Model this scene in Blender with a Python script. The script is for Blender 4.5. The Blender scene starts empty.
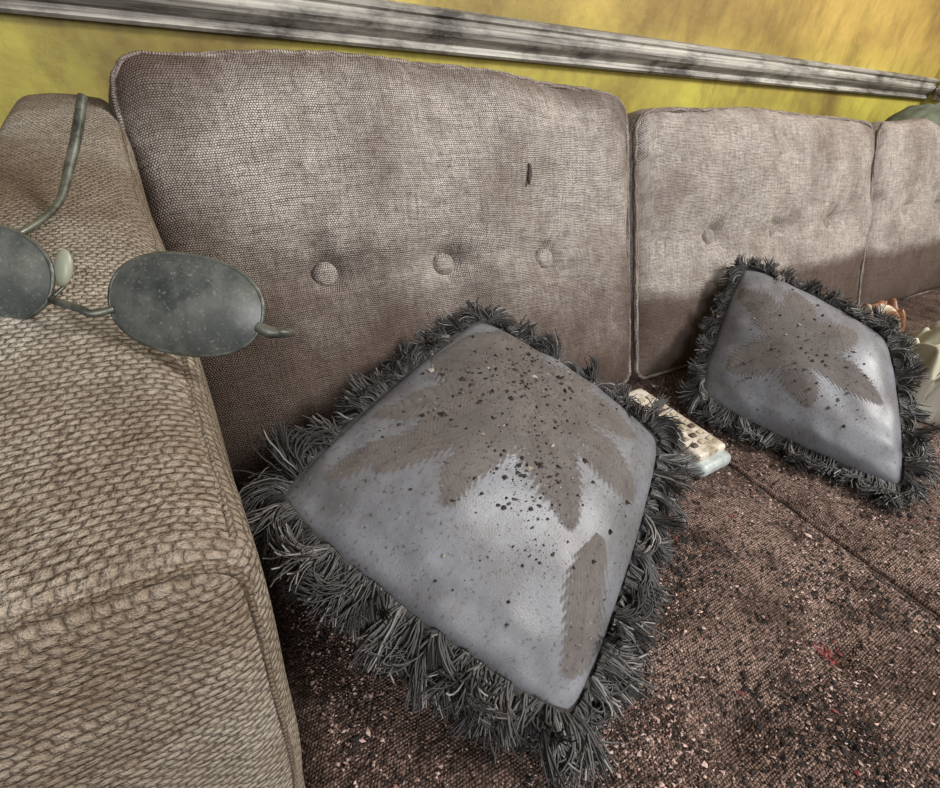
import bpy, math, random
import numpy as np
from mathutils import Vector, Matrix, noise
random.seed(4); rng=np.random.default_rng(7)
S=0.5; OFF=np.array([0,0,0.95])
def W(v): return np.asarray(v,float)*S+OFF
sc=bpy.context.scene
sc.view_settings.view_transform='Standard'

# ---------------------------------------------------------------- materials
class NT:
    def __init__(s,name):
        s.m=bpy.data.materials.new(name); s.m.use_nodes=True
        s.t=s.m.node_tree; s.b=s.t.nodes['Principled BSDF']
    def n(s,typ,ins=None,**kw):
        nd=s.t.nodes.new(typ)
        for k,v in kw.items(): setattr(nd,k,v)
        for k,v in (ins or {}).items(): s.set(nd.inputs[k],v)
        return nd
    def set(s,sock,v):
        if isinstance(v,bpy.types.NodeSocket): s.t.links.new(v,sock)
        elif hasattr(v,'outputs'): s.t.links.new(v.outputs[0],sock)
        else:
            if isinstance(v,(tuple,list)) and len(v)==3 and sock.type=='RGBA': v=(*v,1)
            sock.default_value=v
    def math(s,op,a,b=0.0,clamp=False):
        nd=s.n('ShaderNodeMath',{0:a,1:b},operation=op); nd.use_clamp=clamp; return nd.outputs[0]
    def mix(s,f,a,b,mode='MIX'):
        nd=s.t.nodes.new('ShaderNodeMix'); nd.data_type='RGBA'; nd.blend_type=mode
        s.set(nd.inputs[0],f); s.set(nd.inputs[6],a); s.set(nd.inputs[7],b); return nd.outputs[2]
    def noise(s,vec,scale,detail=4,rough=.6,dist=0):
        return s.n('ShaderNodeTexNoise',{'Vector':vec,'Scale':scale,'Detail':detail,'Roughness':rough,'Distortion':dist}).outputs[0]
    def ramp(s,f,lo,hi):
        return s.n('ShaderNodeMapRange',{0:f,1:lo,2:hi,3:0.0,4:1.0}).outputs[0]
    def obj(s): return s.n('ShaderNodeTexCoord').outputs['Object']
    def attr(s,name): return s.n('ShaderNodeAttribute',attribute_name=name)
    def scale(s,vec,v):
        return s.n('ShaderNodeVectorMath',{0:vec,1:v},operation='MULTIPLY').outputs[0]
def lin(r,g,b):
    f=lambda c:(c/255/12.92) if c/255<=.04045 else ((c/255+.055)/1.055)**2.4
    return (f(r),f(g),f(b))

def weave_mat(name,light,dark,stain,px=.003,pz=.003,bump=.0016,speck=0,deep_tone=None,w2=.0018,lo=-.05,hi=.85,fuzz=.6,slub=.9):
    t=NT(name)
    uv=t.n('ShaderNodeTexCoord').outputs['UV']
    def warp(vec,scl,amp):
        wn=t.n('ShaderNodeTexNoise',{'Vector':uv,'Scale':scl,'Detail':2.0}).outputs['Color']
        wv=t.n('ShaderNodeVectorMath',{0:wn,1:(.5,.5,.5)},operation='SUBTRACT').outputs[0]
        wv=t.scale(wv,(amp,amp,0))
        return t.n('ShaderNodeVectorMath',{0:vec,1:wv},operation='ADD').outputs[0]
    uvd=warp(warp(uv,24.0,.006),200.0,w2)
    sp=t.n('ShaderNodeSeparateXYZ',{0:uvd})
    v_=sp.outputs[1]
    row=t.math('FLOOR',t.math('DIVIDE',v_,pz))
    half=t.math('MULTIPLY',t.math('MODULO',t.math('ABSOLUTE',row),2.0),px*.5)
    u_=t.math('ADD',sp.outputs[0],half)
    a=t.math('SINE',t.math('MULTIPLY',u_,math.pi/px))
    b=t.math('SINE',t.math('MULTIPLY',v_,math.pi/pz))
    A=t.math('POWER',t.math('ABSOLUTE',a),.75); B=t.math('POWER',t.math('ABSOLUTE',b),.75)
    w=t.math('MULTIPLY',A,B)
    s1=t.noise(t.scale(uv,(22,360,1)),1.0,2)
    s2=t.noise(t.scale(uv,(360,22,1)),1.0,2)
    sl=t.math('SUBTRACT',t.math('ADD',s1,s2),1.0)
    fine=t.noise(uv,1100.0,2); clump=t.noise(uv,170.0,3,.7)
    h=t.math('ADD',w,t.math('MULTIPLY',sl,slub))
    h=t.math('ADD',h,t.math('MULTIPLY',t.math('SUBTRACT',fine,.5),fuzz))
    h=t.math('ADD',h,t.math('MULTIPLY',t.math('SUBTRACT',clump,.5),1.1))
    big=t.noise(uv,9.0,6,.65)
    mid_=t.noise(uv,45.0,5,.75)
    col=t.mix(t.ramp(h,lo,hi),dark,light)
    col=t.mix(t.math('MULTIPLY',t.ramp(mid_,.45,.75),.5),col,dark)
    col=t.mix(t.math('MULTIPLY',t.ramp(big,.42,.68),.6),col,stain,'MIX')
    st=t.attr('stain').outputs['Fac']  # per-vertex darkening: fabric stains, plus painted shade on the seat
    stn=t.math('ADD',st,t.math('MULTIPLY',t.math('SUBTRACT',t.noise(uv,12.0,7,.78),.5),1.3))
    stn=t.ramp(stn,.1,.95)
    col=t.mix(t.math('MULTIPLY',stn,.9),col,t.mix(.85,col,deep_tone or stain,'MULTIPLY'))
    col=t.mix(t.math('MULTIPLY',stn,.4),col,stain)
    if speck:
        k=t.noise(uv,300.0,2,.5)
        col=t.mix(t.math('MULTIPLY',t.ramp(k,.55,.66),.6),col,lin(186,160,148))
        k=t.noise(t.scale(uv,(1,1.1,1)),190.0,3,.6)
        col=t.mix(t.math('MULTIPLY',t.ramp(k,.53,.61),.88),col,lin(34,27,25))
        k=t.noise(uv,18.0,6,.75)
        col=t.mix(t.math('MULTIPLY',t.ramp(k,.48,.64),.75),col,lin(46,34,27))
    t.set(t.b.inputs['Base Color'],col)
    t.set(t.b.inputs['Roughness'],.93); t.set(t.b.inputs['Specular IOR Level'],.15)
    bp=t.n('ShaderNodeBump',{'Height':h,'Distance':bump,'Strength':1.0})
    t.set(t.b.inputs['Normal'],bp)
    return t.m
M_back=weave_mat('woven_upholstery',lin(230,220,211),lin(104,92,83),lin(108,90,80),px=.0027,pz=.0023,bump=.0017,deep_tone=lin(98,74,64))
M_arm=weave_mat('woven_upholstery_arm',lin(214,205,190),lin(94,83,71),lin(128,108,87),px=.0040,pz=.0036,bump=.0021,deep_tone=lin(150,124,98),w2=.0034,lo=-.2,hi=.8,fuzz=1.3,slub=.5)
M_seat=weave_mat('woven_upholstery_soiled',lin(182,155,142),lin(60,46,39),lin(76,58,47),px=.0032,pz=.0027,speck=1)

def simple(name,col,rough=.6,metal=0,nscale=0,col2=None,bump=0,lo=.4,hi=.65,spec=.5):
    t=NT(name); o=t.obj()
    c=col
    if nscale:
        f=t.noise(o,nscale,6,.65); c=t.mix(t.ramp(f,lo,hi),col,col2)
        if bump: t.set(t.b.inputs['Normal'],t.n('ShaderNodeBump',{'Height':f,'Distance':bump}))
    t.set(t.b.inputs['Base Color'],c); t.set(t.b.inputs['Roughness'],rough); t.set(t.b.inputs['Metallic'],metal)
    t.set(t.b.inputs['Specular IOR Level'],spec)
    return t.m
def color_attr_mat(name,rough=.8):
    t=NT(name); t.set(t.b.inputs['Base Color'],t.attr('col').outputs['Color']); t.set(t.b.inputs['Roughness'],rough)
    return t.m
M_chip=color_attr_mat('plaster_and_soot_chips',.85)
M_fringe=color_attr_mat('fringe_yarn',.6)

# wall
t=NT('yellow_smoke_stained_wall'); o=t.obj()
big=t.noise(o,1.5,6,.65); med=t.noise(o,5.0,7,.75); sm=t.noise(t.scale(o,(1,1,.4)),16.0,6,.75)
z=t.n('ShaderNodeSeparateXYZ',{0:t.n('ShaderNodeNewGeometry').outputs['Position']})
up=t.ramp(z.outputs[2],.90,1.05)
base=t.mix(up,lin(190,181,78),lin(192,162,88))
base=t.mix(t.math('MULTIPLY',t.ramp(med,.42,.7),.65),base,lin(148,128,66))
base=t.mix(t.math('MULTIPLY',t.ramp(sm,.5,.72),.6),base,lin(112,91,48))
base=t.mix(t.math('MULTIPLY',t.ramp(big,.44,.62),.85),base,lin(100,76,44))
t.set(t.b.inputs['Base Color'],base); t.set(t.b.inputs['Roughness'],.55)
t.set(t.b.inputs['Normal'],t.n('ShaderNodeBump',{'Height':t.noise(o,60.0,4),'Distance':.0012}))
M_wall=t.m
t=NT('sooty_white_moulding'); o=t.obj()
st=t.noise(t.scale(o,(2,40,90)),1.0,6,.7); b2=t.noise(t.scale(o,(.5,1,1)),14.0,6,.75)
c=t.mix(t.ramp(st,.40,.64),lin(190,186,176),lin(96,90,85))
c=t.mix(t.math('MULTIPLY',t.ramp(b2,.47,.66),.9),c,lin(46,41,38))
t.set(t.b.inputs['Base Color'],c); t.set(t.b.inputs['Roughness'],.6); M_rail=t.m
M_floor=simple('dark_wood_floor',lin(84,62,44),.6,0,6,lin(48,36,28))

# ---------------------------------------------------------------- helpers
def empty(name,loc_h):
    e=bpy.data.objects.new(name,None); e.location=W(loc_h); sc.collection.objects.link(e); e.empty_display_size=.05
    return e
def mk(name,V,F,mat,parent=None,uv=None,attrs=None,cols=None,smooth=True,world=False):
    V=np.asarray(V,float)
    if not world: V=W(V)
    c=(V.min(0)+V.max(0))/2
    me=bpy.data.meshes.new(name)
    me.from_pydata((V-c).tolist(),[],[tuple(int(i) for i in f) for f in F])
    me.validate(clean_customdata=False)
    if smooth: me.polygons.foreach_set('use_smooth',[True]*len(me.polygons))
    if uv is not None:
        l=me.uv_layers.new(name='UVMap'); l.data.foreach_set('uv',np.asarray(uv,np.float32).ravel())
    for k,a in (attrs or {}).items():
        at=me.attributes.new(k,'FLOAT','POINT'); at.data.foreach_set('value',np.asarray(a,np.float32))
    if cols is not None:
        at=me.attributes.new('col','FLOAT_COLOR','POINT')
        C=np.ones((len(V),4),np.float32); C[:,:3]=cols; at.data.foreach_set('color',C.ravel())
    me.materials.append(mat); me.update()
    ob=bpy.data.objects.new(name,me); sc.collection.objects.link(ob)
    if parent is not None:
        ob.parent=parent; ob.location=Vector(c)-parent.location
    else: ob.location=c
    return ob
def axis(L,r,res):
    e=np.linspace(0,r,6)[:-1]; m=np.linspace(r,L-r,max(2,int((L-2*r)/res)+1))
    return np.concatenate([e,m,(L-e)[::-1]])
def rbox(Lx,Ly,Lz,r,res):
    if not isinstance(res,(tuple,list)): res=(res,)*3
    ax=[axis(L,r,q) for L,q in zip((Lx,Ly,Lz),res)]
    n=[len(a) for a in ax]; idx={}; V=[]; F=[]; FA=[]
    def vid(i,j,k):
        key=(i,j,k)
        if key not in idx: idx[key]=len(V); V.append((ax[0][i],ax[1][j],ax[2][k]))
        return idx[key]
    for a in range(3):
        b,c=(a+1)%3,(a+2)%3
        for side in (0,n[a]-1):
            for i in range(n[b]-1):
                for j in range(n[c]-1):
                    q=[]
                    for (p,s_) in ((i,j),(i+1,j),(i+1,j+1),(i,j+1)):
                        k=[0,0,0]; k[a]=side; k[b]=p; k[c]=s_; q.append(vid(*k))
                    if side==0: q=q[::-1]
                    F.append(q); FA.append(a)
    V=np.array(V); L=np.array([Lx,Ly,Lz])
    Q=np.clip(V,r,L-r); D=V-Q; nn=np.linalg.norm(D,axis=1,keepdims=True); nn[nn==0]=1
    return Q+D/nn*r, F, np.array(FA)
def box_uv(V,F,FA):
    out=np.zeros((len(F)*4,2)); sel={0:(1,2),1:(0,2),2:(0,1)}
    F=np.array(F)
    for a in range(3):
        m=np.where(FA==a)[0]
        for k in range(4): out[m*4+k]=V[F[m,k]][:,sel[a]]*S
    return out
def tube(P,r,n=8,closed=False,cap=True):
    P=np.asarray(P,float); N=len(P); r=np.full(N,r) if np.isscalar(r) else np.asarray(r)
    if closed: T=np.roll(P,-1,0)-np.roll(P,1,0)
    else: T=np.gradient(P,axis=0)
    T/=np.linalg.norm(T,axis=1,keepdims=True)+1e-12
    up=np.array([0,0,1.]) if abs(T[0][2])<.9 else np.array([1.,0,0])
    V=[];nrm=np.cross(T[0],up)
    for i in range(N):
        nrm=nrm-T[i]*nrm.dot(T[i]); nrm/=np.linalg.norm(nrm)+1e-12
        b=np.cross(T[i],nrm)
        for k in range(n):
            a=2*math.pi*k/n; V.append(P[i]+r[i]*(math.cos(a)*nrm+math.sin(a)*b))
    F=[]
    for i in range(N if closed else N-1):
        j=(i+1)%N
        for k in range(n): F.append((i*n+k,i*n+(k+1)%n,j*n+(k+1)%n,j*n+k))
    if not closed and cap:
        F.append(tuple(range(n))[::-1]); F.append(tuple((N-1)*n+k for k in range(n)))
    return np.array(V),F
def nz(V,sc_,seed=0):
    return np.array([noise.noise(Vector((p[0]*sc_+seed,p[1]*sc_+seed*.7,p[2]*sc_))) for p in V])
def smooth_pts(P,n=8):
    P=[np.array(p,float) for p in P]; out=[]
    N=len(P)
    for i in range(N-1):
        p0=P[max(i-1,0)];p1=P[i];p2=P[i+1];p3=P[min(i+2,N-1)]
        for k in range(n):
            t_=k/n; out.append(.5*((2*p1)+(-p0+p2)*t_+(2*p0-5*p1+4*p2-p3)*t_**2+(-p0+3*p1-3*p2+p3)*t_**3))
    out.append(P[-1]); return np.array(out)

# ---------------------------------------------------------------- room
WY=1.75; RX=4.49
def slab(name,x0,x1,y0,y1,z0,z1,mat):
    V=[(x,y,z) for x in (x0,x1) for y in (y0,y1) for z in (z0,z1)]
    F=[(0,1,3,2),(4,6,7,5),(0,4,5,1),(2,3,7,6),(0,2,6,4),(1,5,7,3)]
    return mk(name,V,F,mat,smooth=False)
slab('wall_back',-3.5,RX+.2,WY,WY+.2,-1.9,3.4,M_wall)
slab('wall_right',RX,RX+.2,-6,WY,-1.9,3.4,M_wall)
slab('floor',-3.5,RX+.2,-6,WY+.2,-2.1,-1.9,M_floor)
prof=[(0,-.048),(.022,-.048),(.03,-.04),(.022,-.03),(.018,-.022),(.03,-.012),(.044,.0),(.05,.014),(.044,.028),(.03,.034),(.024,.044),(.034,.05),(.034,.062),(.012,.07),(0,.07)]
def rail(name,along,L0,L1):
    V=[];n=len(prof);NS=60
    for i in range(NS):
        s=L0+(L1-L0)*i/(NS-1)
        for (d,z_) in prof:
            V.append((s,WY-d,z_) if along=='x' else (RX-d,s,z_))
    F=[]
    for i in range(NS-1):
        for k in range(n-1): F.append((i*n+k,i*n+k+1,(i+1)*n+k+1,(i+1)*n+k))
    F.append(tuple(range(n))); F.append(tuple((NS-1)*n+k for k in range(n))[::-1])
    return mk(name,V,F,M_rail,smooth=False)
rail('trim_1','x',-3.5,RX); rail('trim_2','y',-6,WY-.06)

# ---------------------------------------------------------------- sofa
sofa=empty('sofa',(2.1,.7,-1.9))
V,F,FA=rbox(4.62,1.95,.62,.03,.15); V=V+np.array([-.17,-.28,-1.88]); mk('base',V,F,M_seat,sofa,box_uv(V,F,FA),{'stain':np.full(len(V),.6)})
V,F,FA=rbox(4.55,.09,1.0,.03,.1); V=V+np.array([-.15,1.645,-1.3]); mk('back_frame',V,F,M_back,sofa,box_uv(V,F,FA),{'stain':np.full(len(V),.3)})

tl=math.atan2(.35,.915)
Ydir=np.array([0,math.cos(tl),-math.sin(tl)])
Zdir=np.array([0,math.sin(tl),math.cos(tl)])
def back_disp(X,Z,w,btn,HH):
    s=np.clip(X/w,0,1)*2-1; u=np.clip(Z/HH,0,1)*2-1
    d=.065*(1-s**4)*(1-u**4)
    for bx,bz in btn:
        r=np.sqrt((X-bx)**2+(Z-bz)**2)
        d=d-.024*np.exp(-(r/.042)**4)-.028*np.exp(-(r/.085)**2)-.020*np.exp(-(r/.2)**2)
        ang=np.arctan2(Z-bz,X-bx)
        d=d-.004*np.cos(ang*5+bx*9)*np.exp(-((r-.09)/.06)**2)
    if btn:
        x0,x1=btn[0][0],btn[-1][0]
        inx=np.clip((X-x0+.2)/.2,0,1)*np.clip((x1+.2-X)/.2,0,1)
        d=d-.014*inx*np.exp(-((Z-btn[0][1])/.03)**2)
    return d
def back_cushion(name,x0,w,btn,seed,tonefn,HH,rdrop,R=.06):
    T=.27
    V,F,FA=rbox(w,T,HH,R,(.014,.05,.014))
    uv=box_uv(V,F,FA)+seed*.37
    front=np.clip(1-V[:,1]/.10,0,1)
    d=back_disp(V[:,0],V[:,2],w,btn,HH)*front
    nn=nz(V,4.0,seed*3)*.024+nz(V,11,seed*5)*.007
    X=V.copy(); X[:,1]-=d+nn*front
    def topz(xx,zz):
        s=xx/w*2-1
        P_=np.stack([xx,0*xx,0*xx],1)
        k=.02*(1-s**2)-rdrop*np.clip((s-.1)/.9,0,1)**1.5 - .05*np.clip((abs(s)-.88)/.12,0,1)**2
        return (k+nz(P_,3,seed)*.018)*np.clip(zz/HH,0,1)**2
    X[:,2]+=topz(V[:,0],V[:,2])
    st=tonefn(V[:,0]/w,V[:,2]/HH)
    def tow(X): return np.outer(X[:,0]+x0,[1,0,0])+np.outer(X[:,1],Ydir)+np.outer(X[:,2],Zdir)+np.array([0,1.0,-1.0])
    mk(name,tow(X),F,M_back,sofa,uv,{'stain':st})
    for nm,yy in (('piping',.0176),('piping_rear',T-.0176)):
        pts=[];r=R*.74
        for cx,cz,a0 in ((w-R,HH-R,0),(R,HH-R,90),(R,R,180),(w-R,R,270)):
            for k in range(8):
                a=math.radians(a0+90*k/7); pts.append((cx+r*math.cos(a),cz+r*math.sin(a)))
        P=[]
        for i in range(len(pts)):
            p=np.array(pts[i]);q=np.array(pts[(i+1)%len(pts)]);m=max(1,int(np.linalg.norm(q-p)/.02))
            for k in range(m): P.append(p+(q-p)*k/m)
        P=np.array(P); P3=np.stack([P[:,0],np.full(len(P),yy),P[:,1]],1)
        P3[:,2]+=topz(P[:,0],P[:,1])
        P3+=.0012*rng.standard_normal(P3.shape)
        TV,TF=tube(tow(P3),.0085,8,closed=True)
        tuv=[]
        for i in range(len(P)):
            for k in range(8):
                tuv+= [(i*.01,k*.0012),(i*.01,(k+1)*.0012),((i+1)*.01,(k+1)*.0012),((i+1)*.01,k*.0012)]
        mk(name+'_'+nm,TV,TF,M_back,sofa,tuv,{'stain':np.full(len(TV),.5)})
    for k,(bx,bz) in enumerate(btn):
        VV=[];FF=[];R_=.031;NA=28
        dd=-float(back_disp(np.array([bx]),np.array([bz]),w,btn,HH)[0])
        dd-=float(nz(np.array([[bx,0,bz]]),4.0,seed*3)[0]*.024)
        prf=[(0.02,.030),(.35,.0295),(.6,.028),(.8,.024),(.93,.017),(1.0,.009),(.95,-.004),(.85,-.014)]
        for rr,hh in prf:
            for a in range(NA):
                an=2*math.pi*a/NA; VV.append((bx+R_*rr*math.cos(an),dd-hh,bz+R_*rr*math.sin(an)))
        for i in range(len(prf)-1):
            for a in range(NA): FF.append((i*NA+a,i*NA+(a+1)%NA,(i+1)*NA+(a+1)%NA,(i+1)*NA+a))
        FF.append(tuple(range(NA))[::-1])
        VV=np.array(VV); uvb=[(VV[i][0]*S,VV[i][2]*S) for f in FF for i in f]
        mk(name+'_button_%d'%(k+1),tow(VV),FF,M_back,sofa,uvb,{'stain':np.full(len(VV),-.3)})
    return tow
def st1(s,t): return np.clip(1.15-2.1*t+.5*(1-s),0,1.2)*1.15+.6*np.exp(-((s-.0)/.12)**2)+.65*np.exp(-((t-1)/.08)**2)+.4*np.exp(-((s-1)/.06)**2)-.08  # darker low, left and along the side edges; soiled top edge
def tone_bc(s,t): return np.clip((.37-t+.04*s)*10,0,1)*1.4+.4*np.exp(-(s/.06)**2)+.4*np.exp(-((s-1)/.06)**2)+.4*np.exp(-((t-1)/.05)**2)-.15  # dark band low on the cushion, darker side edges, soiled top edge
bz=.53
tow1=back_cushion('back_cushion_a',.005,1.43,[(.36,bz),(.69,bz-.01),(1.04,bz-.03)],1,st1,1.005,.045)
back_cushion('back_cushion_b',1.445,1.645,[(.40,bz-.03),(.80,bz-.035),(1.24,bz-.04)],2,tone_bc,.94,.01)
back_cushion('back_cushion_c',3.10,1.36,[(.35,bz-.03),(.7,bz-.03),(1.05,bz-.03)],3,tone_bc,.93,.0)

# seat cushions
SEATX=[(.005,1.42),(1.43,3.06),(3.07,4.46)]
SY0,SY1=-.42,1.22
def seat_h(x,y):
    x=np.asarray(x,float); y=np.asarray(y,float); z=np.full(x.shape,-1.08)
    for a,b in SEATX:
        s=(x-a)/(b-a)*2-1; u=(y-SY0)/(SY1-SY0)*2-1
        m=(abs(s)<=1.02)
        s=np.clip(s,-1,1);u=np.clip(u,-1,1)
        zz=-1.015+.02*(1-s**4)*(1-u**2)
        e=np.minimum(np.minimum(x-a,b-x),.05); zz=zz-.05*(1-np.sqrt(np.clip(1-(1-np.clip(e,0,.05)/.05)**2,0,1)))
        for k in (.26,.52,.78):
            bx=a+(b-a)*k
            for by in (.07,):
                r2=(x-bx)**2+(y-by)**2
                zz=zz-.045*np.exp(-r2/.0022)-.03*np.exp(-r2/.025)
        z=np.where(m,zz,z)
    return z
for i,(a,b) in enumerate(SEATX):
    V,F,FA=rbox(b-a,SY1-SY0,.27,.05,(.02,.02,.06))
    uv=box_uv(V,F,FA)+i*.21
    V=V+np.array([a,SY0,-1.285])
    tgt=seat_h(V[:,0],V[:,1])
    inner=(V[:,2]>-1.0151)
    V[:,2]=np.where(inner,tgt+nz(V,5,i)*.006,V[:,2])
    mk('seat_cushion_'+'abc'[i],V,F,M_seat,sofa,uv,{'stain':np.clip(.3+.9*nz(V,2.2,i+4)+.8*np.clip(.75-V[:,0],0,1)+.5*np.clip(.1-V[:,1],0,1),0,1)})  # patchy stains; painted arm and pillow shade at left; darker towards front
for i,(a,b) in enumerate(SEATX):
    for nm,x_ in (('l',a+.012),('r',b-.012)):
        ys=np.linspace(SY0+.05,SY1-.05,90); P=np.stack([np.full(90,x_),ys,np.full(90,-1.036)],1)+.001*rng.standard_normal((90,3))
        TV,TF=tube(P,.009,8); tuv=[]
        for f in TF:
            for v in f: tuv.append((TV[v][1]*S,TV[v][0]*S))
        mk('seat_piping_%s_%s'%('abc'[i],nm),TV,TF,M_seat,sofa,tuv,{'stain':np.full(len(TV),.3)})

# arm
AY0,AY1=.275,1.54
def arm_top(y): return -.322+.145*np.minimum(y-.283,.5)+.11*np.maximum(y-.783,0)
V,F,FA=rbox(.20,AY1-AY0,1.0,.035,(.012,.016,.02))
uv=box_uv(V,F,FA)
def arm_def(V):
    X=V.copy(); x=V[:,0]/.20; y=V[:,1]+AY0; z=V[:,2]
    f0=np.clip((y-AY0)/(AY1-AY0),0,1)
    xl=-.15-.13*(1-f0)
    X[:,0]=xl+(.022-xl)*x
    ysl=arm_top(y); f=z/1.0
    X[:,1]=y
    X[:,2]=-1.5+f*(ysl+1.5)
    X[:,0]+=np.where(x>.5,1,-1)*.006*np.sin(math.pi*np.clip((z-.6)/.4,0,1))*(abs(x-.5)*2)
    X[:,2]+=.012*np.sin(math.pi*np.clip(x,0,1))*(z>.9)
    X[:,2]-=.05*np.clip((f0-.9)/.1,0,1)**2*(z>.5)
    X[:,1]-=.010*np.sin(math.pi*np.clip(x,0,1))*np.sin(math.pi*np.clip(z,0,1))*(V[:,1]<.05)
    X[:,0]+=nz(V,6,2)*.005; X[:,2]+=nz(V,7,9)*.006*(z>.5)
    return X
X=arm_def(V)
mk('arm',X,F,M_arm,sofa,uv,{'stain':np.clip(.08+.8*nz(V,3,5)+.65*np.clip((V[:,1]-.15)/.6,0,1)+.6*(V[:,2]<.93)*(V[:,1]>.05),0,1)})  # patchy stains; darker towards the rear and below the top edge
def arm_pipe(name,pts,r,st=.45):
    P=[]
    for i in range(len(pts)-1):
        p=np.array(pts[i],float);q=np.array(pts[i+1],float);m=max(1,int(np.linalg.norm(q-p)/.012))
        for k in range(m): P.append(p+(q-p)*k/m)
    P.append(np.array(pts[-1],float)); P=arm_def(np.array(P))
    TV,TF=tube(P,r,8); tuv=[]
    for f in TF:
        for v in f: tuv.append(((TV[v][1]+TV[v][2])*S,TV[v][0]*S))
    mk(name,TV,TF,M_arm,sofa,tuv,{'stain':np.full(len(TV),st)})
e=.0105
rc=[]
for k in range(7):
    a=math.radians(90*k/6); rc.append((.20-.035+.025*math.sin(a),e,1-.035+.025*math.cos(a)))
arm_pipe('arm_front_piping',[(.01,e,.2),(.01,e,.98),(.035,e,.99)]+rc+[(.19,e,.2)],.0032,.7)
arm_pipe('arm_top_piping',[(.19,.03,.988),(.19,1.2,.988)],.0036,.6)

# ---------------------------------------------------------------- pillows
t=NT('satin_pillow_cloth'); uvn=t.n('ShaderNodeTexCoord').outputs['UV']
du=t.attr('dust').outputs['Fac']; fib=t.attr('fibre').outputs['Fac']
nf=t.noise(uvn,80.0,6,.75); n2=t.noise(uvn,9.0,5,.6); n3=t.noise(uvn,20.0,7,.75)
du2=t.math('ADD',du,t.math('MULTIPLY',t.math('SUBTRACT',nf,.5),1.0))
mask=t.ramp(du2,.28,.70)
sat=t.mix(t.ramp(n2,.35,.65),lin(126,128,134),lin(98,98,101))
sat=t.mix(t.math('MULTIPLY',t.ramp(n3,.44,.66),.6),sat,lin(86,80,77))
fern=t.mix(t.ramp(t.math('ADD',t.math('MULTIPLY',nf,.9),t.math('MULTIPLY',fib,.25)),.35,.75),lin(72,64,59),lin(110,102,96))
fern=t.mix(t.math('MULTIPLY',t.ramp(n3,.5,.68),.65),fern,lin(60,52,48))
c=t.mix(t.math('MULTIPLY',mask,.82),sat,fern)
gr=t.noise(uvn,190.0,4,.65)
c=t.mix(t.math('MULTIPLY',t.ramp(gr,.57,.67),.7),c,lin(48,40,37))
gr=t.noise(uvn,230.0,4,.6)
c=t.mix(t.math('MULTIPLY',t.ramp(gr,.65,.70),.5),c,lin(160,155,150))
t.set(t.b.inputs['Base Color'],c)
t.set(t.b.inputs['Roughness'],t.math('ADD',.42,t.math('MULTIPLY',mask,.42)))
t.set(t.b.inputs['Specular IOR Level'],.45)
fw=t.noise(uvn,500.0,2)
hh_=t.math('ADD',t.math('MULTIPLY',fw,.4),t.math('ADD',t.math('MULTIPLY',mask,.6),t.math('MULTIPLY',fib,.3)))
t.set(t.b.inputs['Normal'],t.n('ShaderNodeBump',{'Height':hh_,'Distance':.0006}))
M_pil=t.m
M_band=simple('fringe_heading',lin(56,53,52),.8,0,60,lin(30,28,28))

def back_y(z): return 1.0+(z+1.0)*.385-.03
def frond_mask(u,v,A,B,wd,seed=0):
    A=np.array(A);B=np.array(B);D=B-A;L=np.linalg.norm(D);D/=L;Nn=np.array([-D[1],D[0]])
    a=((u-A[0])*D[0]+(v-A[1])*D[1])/L; b=((u-A[0])*Nn[0]+(v-A[1])*Nn[1])
    ab=abs(b)
    prof_=wd*np.clip(np.sin(np.pi*np.clip(a*.93+.07,0,1))**.6,0,1)
    co=a*L-ab*1.4
    ph=co*30+seed; saw=abs((ph%1)-.5)*2
    ph2=co*85+seed*3; saw2=abs((ph2%1)-.5)*2
    lim=prof_*(.60+.30*(1-saw)+.14*(1-saw2))
    m=np.clip((lim-ab)/.04+.4,0,1)*np.clip((1.03-a)/.08,0,1)*(a>-.02)
    rach=np.exp(-(ab/.006)**2)
    return m, (saw2*.8)*m*(1-rach)
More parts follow.
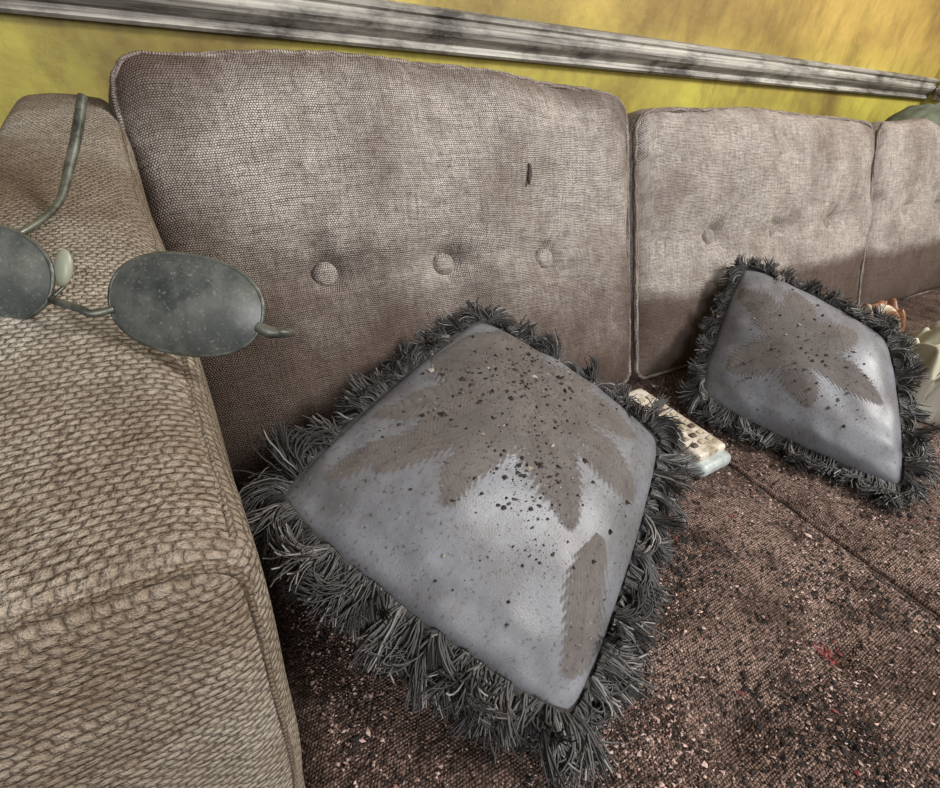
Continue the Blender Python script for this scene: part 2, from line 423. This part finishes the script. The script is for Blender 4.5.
def pillow(B,R,T,L,thf,thb,fronds,nclus,flen,chips,seed,loc,convex=.035,sc_=1.0,wk=1.0):
    B,R,T,L=[np.array(q,float) for q in (B,R,T,L)]
    c0=(B+R+T+L)/4; B,R,T,L=[c0+(q-c0)*sc_ for q in (B,R,T,L)]
    root=empty('fringed_throw_pillow' ,loc)
    n=np.cross(R-L,T-B); n/=np.linalg.norm(n)
    if n[2]<0:n=-n
    def mid(u,v):
        u=np.asarray(u,float)[...,None];v=np.asarray(v,float)[...,None]
        p=2*u-1;q=2*v-1
        k=1-.04*(abs(p)*abs(q))**6
        cu=.5+.5*p*k*(1+convex*np.cos(np.pi*q/2)); cv=.5+.5*q*k*(1+convex*np.cos(np.pi*p/2))
        return (1-cu)*(1-cv)*B+cu*(1-cv)*R+cu*cv*T+(1-cu)*cv*L
    def prof_(u,v):
        a=np.clip(1-(2*u-1)**2,0,1);b=np.clip(1-(2*v-1)**2,0,1)
        return (a*b)**.5*(.97+.03*(a*b)**.5)
    def wr(u,v):
        e=np.minimum(np.minimum(u,1-u),np.minimum(v,1-v))
        f=np.exp(-((e-.06)/.06)**2)
        k=np.array([noise.noise(Vector((x*9+seed,y*9,1.3))) for x,y in zip(np.ravel(u),np.ravel(v))]).reshape(np.shape(u))
        k2=np.array([noise.noise(Vector((x*3+seed,y*3,4.3))) for x,y in zip(np.ravel(u),np.ravel(v))]).reshape(np.shape(u))
        return wk*(k*.010*f+k2*.026*prof_(u,v)+k*.003*np.clip(e*10,0,1))
    def front(u,v):
        return mid(u,v)+n*((thf*prof_(u,v)+wr(u,v))[...,None])
    N=230
    s=.5-.5*np.cos(np.pi*np.linspace(0,1,N)); s=.4*np.linspace(0,1,N)+.6*s
    U,Vv=np.meshgrid(s,s,indexing='ij')
    Pf=front(U,Vv)
    Mb=40; sb=.5-.5*np.cos(np.pi*np.linspace(0,1,Mb)); Ub,Vb=np.meshgrid(sb,sb,indexing='ij')
    Pb=mid(Ub,Vb)-n*(thb*prof_(Ub,Vb))[...,None]
    Pb[...,2]=np.maximum(Pb[...,2],-.992); Pb[...,1]=np.minimum(Pb[...,1],back_y(Pb[...,2]))
    F=[(i*N+j,(i+1)*N+j,(i+1)*N+j+1,i*N+j+1) for i in range(N-1) for j in range(N-1)]
    d=np.zeros_like(U); fb=np.zeros_like(U)
    nu=np.array([noise.noise(Vector((x*5,y*5,seed))) for x,y in zip(U.ravel(),Vv.ravel())]).reshape(U.shape)*.04
    for k,(a,b,wd) in enumerate(fronds):
        m,s2=frond_mask(U+nu,Vv-nu,a,b,wd,seed=k*.3); fb=np.where(m>d,s2,fb); d=np.maximum(d,m)
    P=Pf.reshape(-1,3); uv=np.stack([U.ravel()*.34,Vv.ravel()*.34],1)
    uvl=uv[np.array(F).ravel()]
    mk('cover_front',P,F,M_pil,root,uvl,{'dust':d.ravel(),'fibre':fb.ravel()})
    Fb=[(i*Mb+j,i*Mb+j+1,(i+1)*Mb+j+1,(i+1)*Mb+j) for i in range(Mb-1) for j in range(Mb-1)]
    uvb=np.stack([Ub.ravel()*.34,Vb.ravel()*.34],1)[np.array(Fb).ravel()]
    mk('cover_back',Pb.reshape(-1,3),Fb,M_pil,root,uvb,{'dust':np.zeros(Mb*Mb),'fibre':np.zeros(Mb*Mb)})
    q=np.linspace(0,1,60)[:-1]; z0=np.zeros_like(q)
    uu=np.concatenate([q,z0+1,1-q,z0]); vv=np.concatenate([z0,q,z0+1,1-q])
    ring=mid(uu,vv); ring[:,2]=np.maximum(ring[:,2],-.985)
    TV,TF=tube(ring,.012,8,closed=True); mk('fringe_heading',TV,TF,M_band,root)
    C=mid(np.array([.5]),np.array([.5]))[0]
    # ---- fringe (vectorised strands grouped in soft locks)
    per=len(ring); SEG=9; PER=26; g2=np.random.default_rng(seed)
    ci=np.arange(nclus); s_=ci/nclus*per; i0=s_.astype(int)%per; i1=(i0+1)%per; fr=(s_-s_.astype(int))[:,None]
    p=ring[i0]*(1-fr)+ring[i1]*fr
    side=s_/per*4; sl_=np.where((side>1.15)&(side<2.9),.68,1.0)
    tan=ring[i1]-ring[i0]; tan/=np.linalg.norm(tan,axis=1,keepdims=True)+1e-9
    out=np.cross(tan,n); sg=np.sign(np.sum(out*(p-C),1))[:,None]; out=out*sg
    rad=p-C; rad/=np.linalg.norm(rad,axis=1,keepdims=True); al=abs(np.sum(rad*out,1))[:,None]
    out=out*al+rad*(1-al)*1.2; out/=np.linalg.norm(out,axis=1,keepdims=True)
    rep=lambda A: np.repeat(A,PER,0)
    M_=nclus*PER
    cj=rep(g2.normal(0,.34,(nclus,3))); cl=rep(flen*sl_*g2.uniform(.82,1.12,nclus)); ct=rep(g2.random(nclus))
    cc=rep(g2.normal(0,.27,(nclus,3))); off=rep(g2.uniform(-.01,.018,nclus))[:,None]*n
    P0=rep(p); tn=rep(tan); ou=rep(out)
    j=cj+g2.normal(0,.12,(M_,3))
    dv=ou+tn*j[:,:1]*1.2+n*(j[:,1:2]*.8+.3); dv/=np.linalg.norm(dv,axis=1,keepdims=True)
    pos=P0+tn*g2.uniform(-.008,.008,(M_,1))+off+n*g2.uniform(-.006,.006,(M_,1))
    ln=(cl*g2.uniform(.8,1.1,M_))[:,None]; rr=g2.uniform(.0014,.0025,M_)
    curl=cc+g2.normal(0,.07,(M_,3)); wob=g2.uniform(0,6.28,(M_,1)); wam=g2.uniform(.08,.30,(M_,1))
    zf=-.993+g2.uniform(0,.035,M_); tone=.6*ct+.4*g2.random(M_); light=g2.random(M_)<(.03+.2*ct**3)
    pts=np.zeros((M_,SEG,3))
    for q_ in range(SEG):
        pts[:,q_]=pos
        dv=dv+np.array([0,0,-.24])+curl*(.3+.9*q_/SEG)+tn*wam*np.sin(q_*1.7+wob)+n*wam*.6*np.cos(q_*1.9+wob); dv/=np.linalg.norm(dv,axis=1,keepdims=True)
        pos=pos+dv*ln/(SEG-1)
        pos[:,2]=np.maximum(pos[:,2],zf); pos[:,0]=np.maximum(pos[:,0],.045)
        by=back_y(pos[:,2])-.005-.02*tone; hit=pos[:,1]>by
        pos[:,1]=np.minimum(pos[:,1],by); pos[:,2]+=np.where(hit,ln[:,0]*.03,0)
    T_=np.gradient(pts,axis=1); T_/=np.linalg.norm(T_,axis=2,keepdims=True)+1e-9
    a_=np.cross(T_,n+.01); a_/=np.linalg.norm(a_,axis=2,keepdims=True)+1e-9; b_=np.cross(T_,a_)
    f_=np.linspace(0,1,SEG)[None,:]
    w_=(rr[:,None]*(1-.4*f_**2))[...,None]
    rings=np.stack([pts+w_*(math.cos(an)*a_*1.3+math.sin(an)*b_) for an in (0,2.094,4.189)],2)
    g_=.018+.085*(tone**1.8)[:,None]+.05*f_*tone[:,None]
    g_=np.where(light[:,None],.13+.20*f_,g_)
    col=np.repeat((g_[...,None]*np.array([1.06,1,.96]))[:,:,None,:],3,2).reshape(-1,3)
    VV=rings.reshape(-1,3)
    bs=(np.arange(M_)*SEG*3)[:,None,None]+(np.arange(SEG-1)*3)[None,:,None]
    k3=np.array([0,1,2])[None,None,:]; kn=np.array([1,2,0])[None,None,:]
    FF=np.stack([bs+k3,bs+kn,bs+3+kn,bs+3+k3],-1).reshape(-1,4)
    mk('fringe',VV,FF.tolist(),M_fringe,root,cols=col)
    us=[];vs=[]
    for (cu,cv,sg_,nn_) in chips:
        us+=list(rng.normal(cu,sg_,nn_)); vs+=list(rng.normal(cv,sg_,nn_))
    us=np.array(us);vs=np.array(vs); ok=(us>.05)&(us<.95)&(vs>.05)&(vs<.95); us=us[ok];vs=vs[ok]
    P=front(us,vs)+n*.001
    sz=.0011+.0062*rng.random(len(P))**6
    mk_chips('crumbs',P,sz,[(lin(44,34,30),.5),(lin(60,47,41),.4),(lin(150,140,130),.10)],root)
    return root
def mk_chips(name,P,sz,pal,parent=None):
    n=len(P); O=np.array([(1,0,0),(-1,0,0),(0,1,0),(0,-1,0),(0,0,1),(0,0,-1)],float)
    FO=np.array([(0,2,4),(2,1,4),(1,3,4),(3,0,4),(2,0,5),(1,2,5),(3,1,5),(0,3,5)])
    V=np.repeat(O[None],n,0)*(1+.5*rng.standard_normal((n,6,1)).clip(-1,1))
    V[:,:,0]*=rng.uniform(.6,1.6,(n,1)); V[:,:,1]*=rng.uniform(.5,1.2,(n,1)); V[:,:,2]*=rng.uniform(.35,.9,(n,1))
    a=rng.uniform(0,6.28,n); ca,sa=np.cos(a)[:,None],np.sin(a)[:,None]
    x=V[:,:,0]*ca-V[:,:,1]*sa; y=V[:,:,0]*sa+V[:,:,1]*ca; V[:,:,0]=x;V[:,:,1]=y
    V=V*sz[:,None,None]+P[:,None,:]
    F=((np.arange(n)*6)[:,None,None]+FO[None]).reshape(-1,3).tolist()
    w=np.array([p[1] for p in pal]); ch=rng.choice(len(pal),n,p=w/w.sum())
    C=np.array([p[0] for p in pal])[ch]*rng.uniform(.6,1.3,(n,1))
    return mk(name,V.reshape(-1,3),F,M_chip,parent,cols=np.repeat(C,6,0),smooth=False)

pc=(.73,.63)
fr1=[(pc,(.18,.83),.10),(pc,(.2,.60),.10),(pc,(.36,.25),.11),(pc,(.61,.07),.10),(pc,(.87,.13),.10),(pc,(.97,.42),.10),
     (pc,(.34,.96),.09),(pc,(.97,.90),.16),(pc,(.68,.97),.13),(pc,(.45,.42),.13),((.9,.9),(.55,.55),.26),((.42,.15),(.07,.06),.10),((.32,.83),(.1,.93),.05)]
pillow((.448,.229,-.965),(1.077,.632,-.854),(.741,1.055,-.637),(.112,.748,-.753),.108,.10,fr1,420,.112,
       [(.75,.68,.15,750),(.44,.42,.08,280),(.28,.3,.06,60),(.5,.5,.3,380)],11,(.594,.642,-.9),sc_=1.03)
fr2=[((.5,.6),(.2,.9),.12),((.5,.6),(.15,.5),.11),((.5,.6),(.45,.1),.12),((.5,.6),(.8,.25),.12),((.5,.6),(.95,.6),.12),((.5,.6),(.8,.95),.14),((.45,.6),(.7,.6),.24)]
pillow((1.723,.248,-.955),(2.0,.55,-.69),(1.865,1.0,-.605),(1.529,.79,-.93),.105,.07,fr2,320,.090,
       [(.5,.5,.25,420)],23,(1.8,.6,-.9),sc_=1.065,wk=.7)

# ---------------------------------------------------------------- debris on the seat
def scatter(n,x0,x1,y0,y1,fn):
    out=[]
    while len(out)<n:
        x=random.uniform(x0,x1);y=random.uniform(y0,y1)
        if random.random()<fn(x,y): out.append((x,y))
    return np.array(out)
def dens(x,y): return min(1,max(.12,.5+1.6*noise.noise(Vector((x*3.5,y*3.5,3)))))
q=scatter(36000,.08,1.41,-.4,1.0,dens)
P=np.stack([q[:,0],q[:,1],seat_h(q[:,0],q[:,1])+.002],1)
q2=scatter(13000,1.45,2.3,-.4,1.0,dens); P2=np.stack([q2[:,0],q2[:,1],seat_h(q2[:,0],q2[:,1])+.002],1)
P=np.concatenate([P,P2]); sz=.0011+.0032*rng.random(len(P))**2.8
deb=empty('debris_crumbs',(1.2,.2,-1.0))
mk_chips('fine_crumbs',P,sz,[(lin(192,166,156),.33),(lin(132,102,90),.22),(lin(40,31,27),.45)],deb)
def dens2(x,y): return min(1,max(.1,.3+1.7*noise.noise(Vector((x*4+9,y*4,8)))))
q=scatter(7500,.1,1.42,-.4,.9,dens2); q2=scatter(1900,1.45,2.3,-.4,.9,dens2); q=np.concatenate([q,q2])
P=np.stack([q[:,0],q[:,1],seat_h(q[:,0],q[:,1])+.002],1); sz=.002+.0050*rng.random(len(P))**3.5
mk_chips('charred_flakes',P,sz,[(lin(30,25,23),.74),(lin(62,48,41),.24),(lin(120,60,54),.02)],deb)
q=np.array([[1.105+random.gauss(0,.014),.07+random.gauss(0,.014)] for _ in range(30)])
P=np.stack([q[:,0],q[:,1],seat_h(q[:,0],q[:,1])+.004],1)
mk_chips('red_shreds',P,np.full(30,.0055),[(lin(130,62,60),.6),(lin(160,106,100),.4)],deb)
# dark drip stuck on back cushion
X=np.array([[.950,-.062,.735]]); p=tow1(X)[0]
V=[];F=[]
for i in range(9):
    a=i/8; w_=.0075*math.sin(math.pi*(.12+.8*a))
    c_=p+np.array([.003*math.sin(a*5),0,0])+Zdir*(.034*(1-2*a)*.8)
    for k in range(8):
        an=2*math.pi*k/8; V.append(c_+np.array([math.cos(an)*w_,0,0])+Ydir*(-.004*math.sin(an)))
for i in range(8):
    for k in range(8): F.append((i*8+k,i*8+(k+1)%8,(i+1)*8+(k+1)%8,(i+1)*8+k))
mk('back_drip',V,F,simple('dark_residue',lin(70,52,48),.8),sofa)

# ---------------------------------------------------------------- remote control
M_rc=simple('cream_plastic',lin(206,198,184),.45,0,40,lin(140,126,106),.0003,.46,.64)
M_rb=simple('pale_grey_plastic',lin(186,194,192),.35,0,30,lin(146,152,150))
M_key=simple('rubber_keys',lin(184,172,152),.6,0,60,lin(108,90,72),0,.44,.62)
M_keyd=simple('dark_keys',lin(78,62,52),.6)
rem=empty('remote_control',(1.30,.73,-.98))
ang=math.radians(2)
def rplace(V):
    V=V-np.array([.065,.19,0]); c,s=math.cos(ang),math.sin(ang)
    return np.stack([V[:,0]*c-V[:,1]*s+1.285,V[:,0]*s+V[:,1]*c+.735,V[:,2]-.996],1)
V,F,FA=rbox(.145,.38,.046,.018,.03); mk('lower_shell',rplace(V),F,M_rb,rem)
V,F,FA=rbox(.137,.345,.036,.013,.03)
V[:,0]+=.004; V[:,1]+=.030; V[:,2]+=.030; mk('upper_shell',rplace(V),F,M_rc,rem)
for i in range(8):
    for j in range(3):
        cx=.034+.038*j; cy=.075+.034*i
        V,F,FA=rbox(.026,.019,.014,.0065,.01); V+=np.array([cx-.013,cy-.0095,.058])
        mk('key_%d_%d'%(i,j),rplace(V),F,M_keyd if (i*3+j)%4==0 else M_key,rem)

# ---------------------------------------------------------------- eyeglasses
M_fr=simple('tarnished_metal_frame',lin(118,120,110),.45,.6,80,lin(60,62,56),.0003)
t=NT('dusty_tinted_lens'); o=t.obj()
f1=t.noise(o,60.0,6,.7); f2=t.noise(o,600.0,3,.6); f3=t.noise(o,26.0,5,.7)
c=t.mix(t.ramp(f3,.35,.7),lin(52,56,54),lin(92,94,89))
c=t.mix(t.math('MULTIPLY',t.ramp(f1,.46,.72),.75),c,lin(118,118,109))
c=t.mix(t.math('MULTIPLY',t.ramp(f2,.60,.72),.5),c,lin(160,158,148))
t.set(t.b.inputs['Base Color'],c); t.set(t.b.inputs['Roughness'],.30); M_lens=t.m
gl=empty('eyeglasses',(-.05,.6,-.27))
e1=np.array([.81,-.588,-.027]);e1/=np.linalg.norm(e1)
e2=np.array([.308,.377,.873]);e2-=e1*e2.dot(e1);e2/=np.linalg.norm(e2)
e3=np.cross(e1,e2)
CR=np.array([.0205,.519,-.233]);CL=np.array([-.126,.626,-.226])-e1*.022
def G(c,s,tt,w=0): return c+e1*s+e2*tt+e3*w
def oval(a,flip=1):
    x=math.cos(a);y=math.sin(a); r=(abs(x)**2.25+abs(y)**2.25)**(-1/2.25)
    return x*r*.074*flip,y*r*.047
for nm,c_,fl in (('right',CR,1),('left',CL,-1)):
    V=[];F=[];NA=64
    for side in (1,-1):
        for i in range(9):
            k=i/8
            for a in range(NA):
                x,y=oval(2*math.pi*a/NA,fl); V.append(G(c_,x*k,y*k,(.010*(1-k*k)-.004)*1+ (.0015 if side>0 else -.0015)))
    for sd in (0,1):
        o_=sd*9*NA
        for i in range(8):
            for a in range(NA): F.append((o_+i*NA+a,o_+i*NA+(a+1)%NA,o_+(i+1)*NA+(a+1)%NA,o_+(i+1)*NA+a))
    mk('lens_'+nm,V,F,M_lens,gl)
    P=[G(c_,*oval(2*math.pi*a/72,fl),-.004) for a in range(72)]
    TV,TF=tube(P,.0022,8,closed=True); mk('rim_'+nm,TV,TF,M_fr,gl)
def gt(name,pts,r,n=8):
    P=smooth_pts(pts,n); rr=np.interp(np.linspace(0,1,len(P)),np.linspace(0,1,len(r)),r) if not np.isscalar(r) else r
    TV,TF=tube(P,rr,8); mk(name,TV,TF,M_fr,gl)
gt('bridge',[G(CR,-.068,-.014,-.002),G(CR,-.082,-.021,.006),G(CR,-.095,-.018,.007),G(CL,.077,-.016,.0),],.0038)
gt('hinge_right',[G(CR,.070,-.010,-.003),G(CR,.082,-.014,-.004),G(CR,.094,-.013,-.01),G(CR,.098,-.012,-.022)],[.005,.006,.0045,.004])
gt('temple_right',[G(CR,.096,-.012,-.014),G(CR,.086,-.012,-.034),G(CR,.0,-.020,-.046),G(CR,-.1,-.028,-.05),G(CR,-.2,-.03,-.06)],.003)
M_pad=simple('nose_pad_plastic',lin(140,142,124),.4)
for nm,c_,s0 in (('b',CL,.092),):
    V=[];F=[];NA=16;NL=8
    for i in range(NL+1):
        ph=math.pi*i/NL
        for a in range(NA):
            th=2*math.pi*a/NA
            V.append(G(c_,s0-.012+.009*math.sin(ph)*math.cos(th),.016+.018*math.cos(ph),-.008+.005*math.sin(ph)*math.sin(th)))
    for i in range(NL):
        for a in range(NA): F.append((i*NA+a,i*NA+(a+1)%NA,(i+1)*NA+(a+1)%NA,(i+1)*NA+a))
    mk('nose_pad_'+nm,V,F,M_pad,gl)
    gt('pad_arm_'+nm,[G(c_,s0*.84,-.012,-.003),G(c_,s0*.86,.0,-.012),G(c_,s0-.012,.013,-.012)],.0018)
gt('temple_left',[G(CL,-.07,-.010,-.004),(-.215,.70,-.232),(-.165,.745,-.242),(-.118,.767,-.232),(-.079,.82,-.216),(-.056,.874,-.180),(-.038,.915,-.145),(-.024,.95,-.112)],[.004,.0035,.0035,.004,.0045,.006,.0065,.006])

# ---------------------------------------------------------------- crumpled cloths
def cloth(name,c,sx,sy,hh,seed,mat,floorfn,fold=2.0,rot=0,ymax=None):
    N=130;V=[]
    ca,sa=math.cos(rot),math.sin(rot)
    for i in range(N):
        for j in range(N):
            u=i/(N-1)*2-1;v=j/(N-1)*2-1
            m=max(0,(1-u**4)*(1-v**4))
            k=noise.noise(Vector((u*1.3+seed,v*1.3,seed)))
            n1=noise.noise(Vector((u*fold+seed+k,v*fold*.6+k,2)))
            n2=noise.noise(Vector((u*fold*1.9+seed-k,v*fold*1.1+k*2,7)))
            r1=math.exp(-(n1*3.2)**2); r2_=math.exp(-(n2*3.2)**2)
            h_=hh*(m**.7)*(.40+.3*(k+.5)+.32*r1+.20*r2_)
            x=u*sx*(1-.25*v*v)+.05*n1+.04*k;y=v*sy*(1-.25*u*u)+.04*n2
            X_=x*ca-y*sa+c[0];Y_=x*sa+y*ca+c[1]
            if ymax is not None:
                lim=back_y(-.95+h_)-.03
                if Y_>lim: Y_=lim-.01*r1
            z_=floorfn(X_,Y_)+.006+h_
            V.append((X_,Y_,z_))
    F=[(i*N+j,(i+1)*N+j,(i+1)*N+j+1,i*N+j+1) for i in range(N-1) for j in range(N-1)]
    uv=[(((f_//N)/N),((f_%N)/N)) for f in F for f_ in f]
    ob=mk(name,V,F,mat,uv=uv)
    md=ob.modifiers.new('thick','SOLIDIFY'); md.thickness=.002; md.offset=1
    return ob
def striped(name,c1,c2,c3,freq,rough):
    t=NT(name); uv=t.n('ShaderNodeTexCoord').outputs['UV']
    wv=t.n('ShaderNodeTexWave',{'Vector':uv,'Scale':freq,'Distortion':3.0,'Detail':2.0,'Detail Scale':1.5}).outputs[1]
    c=t.mix(t.ramp(wv,.5,.62),c1,c2)
    c=t.mix(t.math('MULTIPLY',t.ramp(t.noise(uv,7.0,5,.7),.5,.65),.8),c,c3)
    t.set(t.b.inputs['Base Color'],c); t.set(t.b.inputs['Roughness'],rough); return t.m
sf=lambda x,y: float(seat_h(np.array([x]),np.array([y]))[0])
cloth('crumpled_scarf',(2.72,.82,0),.26,.12,.19,3,striped('brown_cream_silk',lin(136,94,66),lin(204,190,168),lin(98,70,52),1.5,.45),sf,2.0,.15,1)
cloth('crumpled_shirt',(2.52,.45,0),.27,.20,.25,8,striped('cream_olive_cotton',lin(204,198,182),lin(168,164,142),lin(124,116,98),1.0,.8),sf,2.2,.1,1)
cloth('crumpled_blanket',(4.0,1.42,0),.42,.15,.11,12,simple('dark_green_wool',lin(96,102,84),.9,0,8,lin(66,68,56),0,.4,.6),lambda x,y:-.175,1.5,0)

# ---------------------------------------------------------------- light
w=bpy.data.worlds.new('World'); sc.world=w; w.use_nodes=True
bg=w.node_tree.nodes['Background']; bg.inputs[0].default_value=(.92,.94,1.0,1); bg.inputs[1].default_value=.25
def area(name,loc,tgt,sx,sy,pw,col):
    l=bpy.data.lights.new(name,'AREA'); l.shape='RECTANGLE'; l.size=sx;l.size_y=sy;l.energy=pw;l.color=col
    o=bpy.data.objects.new(name,l); sc.collection.objects.link(o); o.location=loc
    o.rotation_euler=(Vector(tgt)-Vector(loc)).to_track_quat('-Z','Y').to_euler()
area('window_light',(1.8,-.75,2.25),(.6,.4,.5),.6,.6,70,(1,.98,.95))
area('arm_fill_light',(-.5,-1.5,1.7),(.2,.4,.5),.8,.8,27,(.99,.985,1))  # added fill lamp to brighten the arm front, not a window

# ---------------------------------------------------------------- camera
cx=Vector((.8517,-.5158,.0934)).normalized(); cy=Vector((.2270,.5236,.8211)); cy=(cy-cx*cy.dot(cx)).normalized(); cz=cx.cross(cy)
cam=bpy.data.cameras.new('camera'); cam.lens=518/940*36; cam.sensor_width=36; cam.clip_start=.01
co=bpy.data.objects.new('camera',cam); sc.collection.objects.link(co)
M=Matrix((( cx[0],cy[0],cz[0],0),(cx[1],cy[1],cz[1],0),(cx[2],cy[2],cz[2],.95),(0,0,0,1)))
co.matrix_world=M; sc.camera=co
